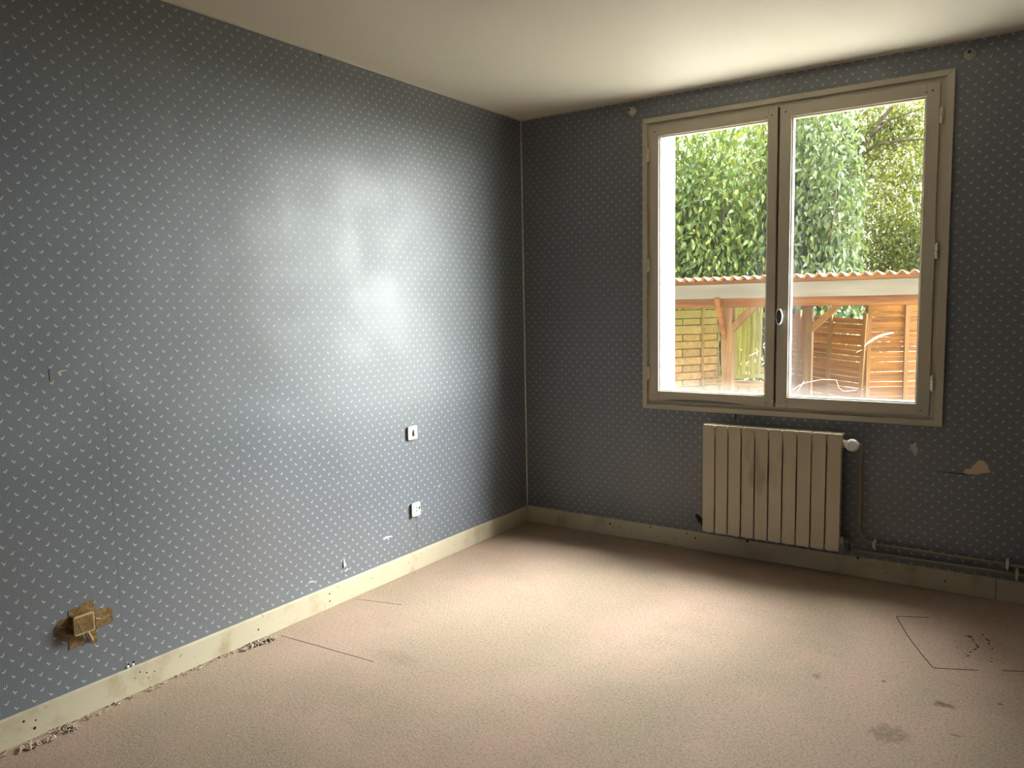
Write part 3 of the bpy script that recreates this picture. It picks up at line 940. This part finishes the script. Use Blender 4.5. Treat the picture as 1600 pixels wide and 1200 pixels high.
part('brace', MB().beam((-.14, 4.16, 0.97), (-.165, 3.98, 1.42), .05, .045), M['w_beam'], cp, .003)
part('brace', MB().beam((-1.05, 4.19, 1.07), (-.68, 4.19, 1.39), .07, .075, (0, 1, 0)), M['w_post'], cp, .003)
part('brace', MB().beam((.30, 6.05, 1.00), (.66, 6.05, 1.34), .07, .085, (0, 1, 0)), M['w_batten'], cp, .003)
for ry in (4.6, 5.3):
    part('rafter', MB().box(-3.2, 3.6, ry, ry+.06, 1.47, 1.56), M['w_beam'], cp)


def sheet(x0, x1):
    m = MB()
    n = int((x1-x0)/0.0105)
    vs = []
    for (y, dz) in ((3.90, 0.0), (6.75, -0.10)):
        for k in range(n+1):
            x = x0+(x1-x0)*k/n
            z = 1.617+dz+.019*math.sin(2*math.pi*x/0.105)
            vs += [(x, y, z), (x, y, z+.006)]
    s = 2*(n+1)
    fs = []
    for k in range(n):
        a = 2*k
        fs += [(a, a+2, a+s+2, a+s), (a+1, a+s+1, a+s+3, a+3), (a, a+1, a+3, a+2), (a+s, a+s+2, a+s+3, a+s+1)]
    fs += [(0, s, s+1, 1), (2*n, 2*n+1, s+2*n+1, s+2*n)]
    m.add(vs, fs)
    return m


for k in range(8):
    part('roof_sheet', sheet(-3.3+k*.875, -3.3+k*.875+.88), M['roof'], cp)

# ------------------------------------------------------------------ stacked timber wall on the left of the carport
bw = thing('timber_block_wall', (-1.3, 6.0, GZ0), 'mossy wall of stacked timber blocks under the carport at left', 'wall')
dv = Vector((.6, .8, 0))
nv = Vector((.8, -.6, 0))          # towards the house


def block(P, s0, s1, z0, z1, proud, th=.09):
    a = P+dv*s0-nv*(th/2-proud)
    b = P+dv*s1-nv*(th/2-proud)
    zc = (z0+z1)/2
    m = MB().beam((a.x, a.y, zc), (b.x, b.y, zc), th, z1-z0)
    part('block', m, M['w_block'], bw, .006, origin=((a.x+b.x)/2, (a.y+b.y)/2, zc))


P0 = Vector((-1.165, 6.2, 0))
P1 = Vector((-1.165+.05, 6.2+.12, 0))
edges = [1.395, 1.277, 1.158, 1.066, .942, .847, .742, .63, .519, .418, .318, .224, .115, .01, -.1, -.21, -.32, -.43, -.54, -.65]
for k in range(len(edges)-1):
    z1, z0 = edges[k]-.004, edges[k+1]+.004
    j = random.uniform(-.004, .004)
    if k % 2 == 1:
        block(P0, -2.2, -1.2, z0, z1, j)
        block(P0, -1.192, 0.0, z0, z1, j+.004)
        block(P1, -.06, .165, z0, z1, j)
    else:
        block(P0, -2.2, -1.5, z0, z1, j)
        block(P0, -1.492, -.30, z0, z1, j)
        block(P0, -.285, -.012, z0, z1, j-.006)
        block(P1, -.06, .145, z0, z1, j-.004)
part('corner_board', MB().beam((P0.x+.012, P0.y+.02, GZ0), (P0.x+.012, P0.y+.02, 1.30), .03, .03, (0, 1, 0)), M['w_block'], bw)

# ------------------------------------------------------------------ leaning yellow-green slatted panel
lp = thing('leaning_panel', (-.8, 6.62, .25), 'leaning yellow green panel of thin upright strips behind carport post', 'panel')
nst = 17
for k in range(nst):
    x0 = -1.12+k*.0395
    bend = (0.045, 0.035, 0.026, 0.014, 0.006)[k] if k < 5 else 0
    pts = []
    zb_, zt_ = .325+.0035*k, 1.31
    ctr = []
    for q in range(9):
        f = q/8
        ctr.append((x0-bend*math.sin(math.pi*f)**1.2+.004*math.sin(k*2.1), 6.60-.03*math.sin(math.pi*f)*(bend > 0)+.04*f, zb_+(zt_-zb_)*f))
    m = MB()
    hw = .0165 if k > 3 else .011
    vs, fs = [], []
    for c in ctr:
        vs += [(c[0]-hw, c[1], c[2]), (c[0]+hw, c[1]-.002, c[2]), (c[0]+hw, c[1]+.010, c[2]), (c[0]-hw, c[1]+.010, c[2])]
    for q in range(8):
        a = q*4
        fs += [(a+i, a+(i+1) % 4, a+4+(i+1) % 4, a+4+i) for i in range(4)]
    fs += [(3, 2, 1, 0), (32, 33, 34, 35)]
    m.add(vs, fs)
    part('strip', m, M['w_strip_bare'] if k < 4 else M['w_strip'], lp)
for z_ in (.40, 1.15):
    part('backing_rail', MB().box(-1.13, -.43, 6.655, 6.675, z_, z_+.07), M['w_strip'], lp)
part('bottom_rail', MB().beam((-1.14, 6.60, .298), (-.42, 6.60, .36), .03, .052), M['w_strip'], lp)
pk = thing('plank_shelf', (-.75, 6.6, GZ0), 'pale timber ledge under the leaning yellow panel', 'ledge')
part('top_plank', MB().box(-1.17, -.2, 6.50, 6.80, .20, .262), M['w_block'], pk, .004)
for k in range(7):
    part('front_plank', MB().box(-1.16+k*.138, -1.16+k*.138+.132, 6.53, 6.56, GZ0, .199), M['w_block'], pk, .003, origin=(-1.09+k*.138, 6.54, 0))

# ------------------------------------------------------------------ slatted fences at the back of the carport
def fence(name, A, B, z0, z1, label, tilt, nb, gap=.010, wd=.060):
    A, B = Vector(A), Vector(B)
    L = (B-A).length
    ang = math.atan2((B-A).y, (B-A).x)
    f = thing(name, ((A.x+B.x)/2, (A.y+B.y)/2, z0), label, 'fence', 'slatted fence panels at the back of the carport')
    f.rotation_euler = (Matrix.Rotation(ang, 3, 'Z') @ Matrix.Rotation(tilt, 3, 'Y')).to_euler()
    ms = MB().box(-L/2, L/2, -.008, .008, -wd/2, wd/2).mesh('slat', M['w_slat'])
    n = int((z1-z0)/(wd+gap))
    for k in range(n):
        link('slat', ms, f, (0, random.uniform(-.003, .003), wd/2+k*(wd+gap)+random.uniform(-.003, .003)), (0, random.uniform(-.004, .004), 0))
    mbt = MB().box(-.026, .026, -.040, -.008, -.02, z1-z0+.02).mesh('batten', M['w_batten'])
    for k in range(nb):
        link('batten', mbt, f, (-L/2+.03+(L-.06)*k/(nb-1), 0, 0))
    return f


fence('slat_fence', (-.62, 7.348), (.815, 6.611), GZ0+.02, 1.215, 'tilted orange slat fence with bright gaps behind rear carport post', math.radians(2.6), 4, .005, .064)
fence('slat_fence', (.850, 6.612), (2.485, 7.73), GZ0+.02, 1.385, 'taller orange slat fence right of the tilted fence panel', 0.0, 5, .0035, .060)

# ------------------------------------------------------------------ trees and shrubs
LEAF_V = np.array([(0, 0, 0), (-.17, .28, .05), (0, .30, -.015), (.17, .28, .05), (-.16, .60, .03), (0, .64, -.05), (.16, .60, .03), (0, 1.0, -.16)], float)
LEAF_F = [(0, 2, 1), (0, 3, 2), (1, 2, 5, 4), (2, 3, 6, 5), (4, 5, 7), (5, 6, 7)]


def leaf_frames(n, face, droop, spread_):
    """random leaf rotation matrices: y axis of leaf = growing direction, z = upper side"""
    d = np.stack([rng.normal(0, spread_, n)+face[0], rng.normal(0, spread_, n)+face[1], rng.normal(0, spread_, n)-droop], 1)
    d /= np.linalg.norm(d, axis=1)[:, None]
    up_ = np.stack([rng.normal(0, .55, n)+face[0]*.8, rng.normal(0, .55, n)+face[1]*.8, rng.normal(0, .4, n)+.8], 1)
    x = np.cross(d, up_)
    x /= np.linalg.norm(x, axis=1)[:, None]
    z = np.cross(x, d)
    return np.stack([x, d, z], 2)


def leaves_mesh(name, P, Rm, S, mat):
    n = len(P)
    V = np.einsum('nij,kj->nki', Rm, LEAF_V)*S[:, None, None]+P[:, None, :]
    V = V.reshape(-1, 3)
    faces = []
    for i in range(n):
        o = i*8
        faces += [tuple(o+k for k in f) for f in LEAF_F]
    me = bpy.data.meshes.new(name)
    me.from_pydata(V.tolist(), [], faces)
    me.materials.append(mat)
    me.polygons.foreach_set('use_smooth', [True]*len(me.polygons))
    return me


single_leaf = {}


def foliage(root, P, Rm, S, mat, n_single):
    """n_single leaves nearest the house as parts of their own, the rest as one stuff part"""
    base = np.array(wloc(root))
    n_single = min(n_single, len(P))
    order = np.argsort(P[:, 1]+rng.normal(0, .05, len(P)))
    vis = [i for i in order if 1.65 < P[i, 2] < 3.9]
    head = vis[:n_single]
    hs = set(head)
    rest = np.array([i for i in range(len(P)) if i not in hs])
    if n_single:
        if mat.name not in single_leaf:
            me = bpy.data.meshes.new('leaf')
            me.from_pydata(LEAF_V.tolist(), [], LEAF_F)
            me.materials.append(mat)
            me.polygons.foreach_set('use_smooth', [True]*len(me.polygons))
            single_leaf[mat.name] = me
        for i in head:
            o = link('leaf', single_leaf[mat.name], root, P[i]-base)
            o.rotation_euler = Matrix(Rm[i].tolist()).to_euler()
            o.scale = (S[i],)*3
    o = link('foliage', leaves_mesh('foliage', P[rest]-base, Rm[rest], S[rest], mat), root)
    o['kind'] = 'stuff'


def crown(center, rad, n, shell=0.45, lumps=9, front=1.0):
    """points in the outer shell of a lumpy ellipsoid, denser on the house side"""
    c, r = np.array(center), np.array(rad)
    L = rng.normal(size=(lumps, 3))
    L /= np.linalg.norm(L, axis=1)[:, None]
    out = []
    while len(out) < n:
        d = rng.normal(size=(4000, 3))
        d /= np.linalg.norm(d, axis=1)[:, None]
        bum = 1+.16*np.max(np.clip((d @ L.T-.75)*4, 0, 1), axis=1)-.10
        t = (1-shell*rng.random(4000)**1.6)*bum
        p = c+d*r*t[:, None]
        keep = rng.random(4000) < np.where(d[:, 1] < .15, 1.0, 1-.75*front)
        out += list(p[keep])
    return np.array(out[:n])


def tree(name, loc, label, crowns, leaf, size, mat, trunk, n_single=0, group=None, face=(0, -.45), droop=.85, spread_=.5, limbs=()):
    t = thing(name, loc, label, 'tree' if 'tree' in name else 'shrub', group)
    part('trunk', MB().tube(*trunk), M['bark'], t, smooth=True)
    for l in limbs:
        part('branch', MB().tube(*l, seg=8), M['bark'], t, smooth=True)
    P = np.concatenate([crown(c, r, n, sh) for c, r, n, sh in crowns])
    foliage(t, P, leaf_frames(len(P), face, droop, spread_), rng.uniform(size*.65, size*1.2, len(P)), mat, n_single)
    return t


SHR = 'laurel shrubs behind the carport'
tree('laurel_shrub', (-1.9, 8.0, GZ0), 'dense green laurel shrub filling the left window pane', [((-1.9, 8.0, 2.3), (1.65, 1.15, 2.75), 17000, .8), ((-1.5, 7.9, 1.7), (1.0, 1.0, 1.3), 3500, .7), ((-4.3, 8.3, 2.2), (1.6, 1.1, 2.6), 4000, .5)], 0, .135, M['leaf_laurel'],
     ([(-1.9, 8.0, GZ0), (-1.85, 8.0, 1.2), (-1.9, 8.05, 3.2)], [.12, .09, .03], 10), 300, SHR,
     limbs=[([(-1.88, 8.0, .8), (-1.4, 7.6, 2.0), (-1.2, 7.2, 2.9)], [.05, .035, .012]), ([(-1.88, 8.0, 1.0), (-2.4, 7.6, 2.2), (-2.5, 7.3, 3.2)], [.05, .035, .012])])
tree('laurel_shrub', (-.15, 8.2, GZ0), 'darker bluish laurel shrub at left edge of right window pane', [((-.25, 8.3, 2.0), (.85, .95, 2.9), 9500, .8)], 0, .135, M['leaf_blue'],
     ([(-.25, 8.3, GZ0), (-.22, 8.3, 1.2), (-.2, 8.3, 3.0)], [.10, .08, .03], 10), 300, SHR,
     limbs=[([(-.24, 8.3, .8), (.1, 7.9, 2.0), (.25, 7.6, 2.9)], [.05, .03, .01])])
# arching tree in the right pane
tree('arching_tree', (-.35, 9.6, GZ0), 'tree with arching bare branch and small yellow green leaves', [((.9, 9.9, 2.1), (1.15, .8, 1.45), 12000, .8), ((.75, 9.6, 4.0), (1.4, .8, 1.0), 5500, .9), ((-.5, 9.3, 4.0), (1.1, .7, 1.0), 5000, .8)], 0, .085, M['leaf_tree'],
     ([(-.55, 9.3, GZ0), (-.45, 9.2, 1.2), (-.2, 9.05, 2.75), (-.05, 9.0, 3.02), (.21, 9.0, 3.5), (.35, 9.0, 3.74), (.48, 9.0, 3.96), (.78, 9.05, 4.3)], [.10, .085, .07, .062, .055, .048, .04, .02], 10), 0, None, (0, -.3), .5, .7,
     limbs=[([(.21, 9.0, 3.5), (.52, 9.0, 3.70), (.85, 9.0, 3.72), (1.25, 9.0, 3.70)], [.03, .026, .02, .01]), ([(.1, 9.0, 3.3), (.02, 9.0, 3.7), (.1, 9.0, 4.1)], [.02, .014, .006]),
            ([(-.1, 9.0, 2.95), (.3, 9.0, 3.15), (.55, 9.0, 3.25)], [.018, .012, .005]), ([(.35, 9.0, 3.74), (.7, 9.0, 4.05), (1.15, 9.0, 4.15)], [.025, .018, .008]),
            ([(.30, 8.95, 3.62), (.42, 8.9, 3.9), (.40, 8.9, 4.2)], [.018, .012, .006])])
FAR = 'pale trees far behind the carport'
tree('far_tree', (-1.6, 14, GZ0), 'pale yellow green tree seen through gaps behind the arching tree', [((-2.0, 14.5, 3.2), (3.0, 1.2, 4.0), 7500, .9)], 0, .27, M['leaf_far'],
     ([(-1.4, 14.5, GZ0), (-1.35, 14.5, 3.5)], [.16, .06], 10), 0, FAR, (0, -.3), .3, .8)
tree('far_tree', (1.6, 15, GZ0), 'pale tree far off at the right edge of window', [((1.2, 15.5, 3.9), (2.0, 1.1, 2.0), 3000, .9), ((1.5, 14.5, 1.2), (1.8, .9, 1.15), 2500, .8)], 0, .24, M['leaf_far'],
     ([(1.5, 15.3, GZ0), (1.4, 15.4, 4.0)], [.15, .06], 10), 0, FAR, (0, -.3), .3, .8)
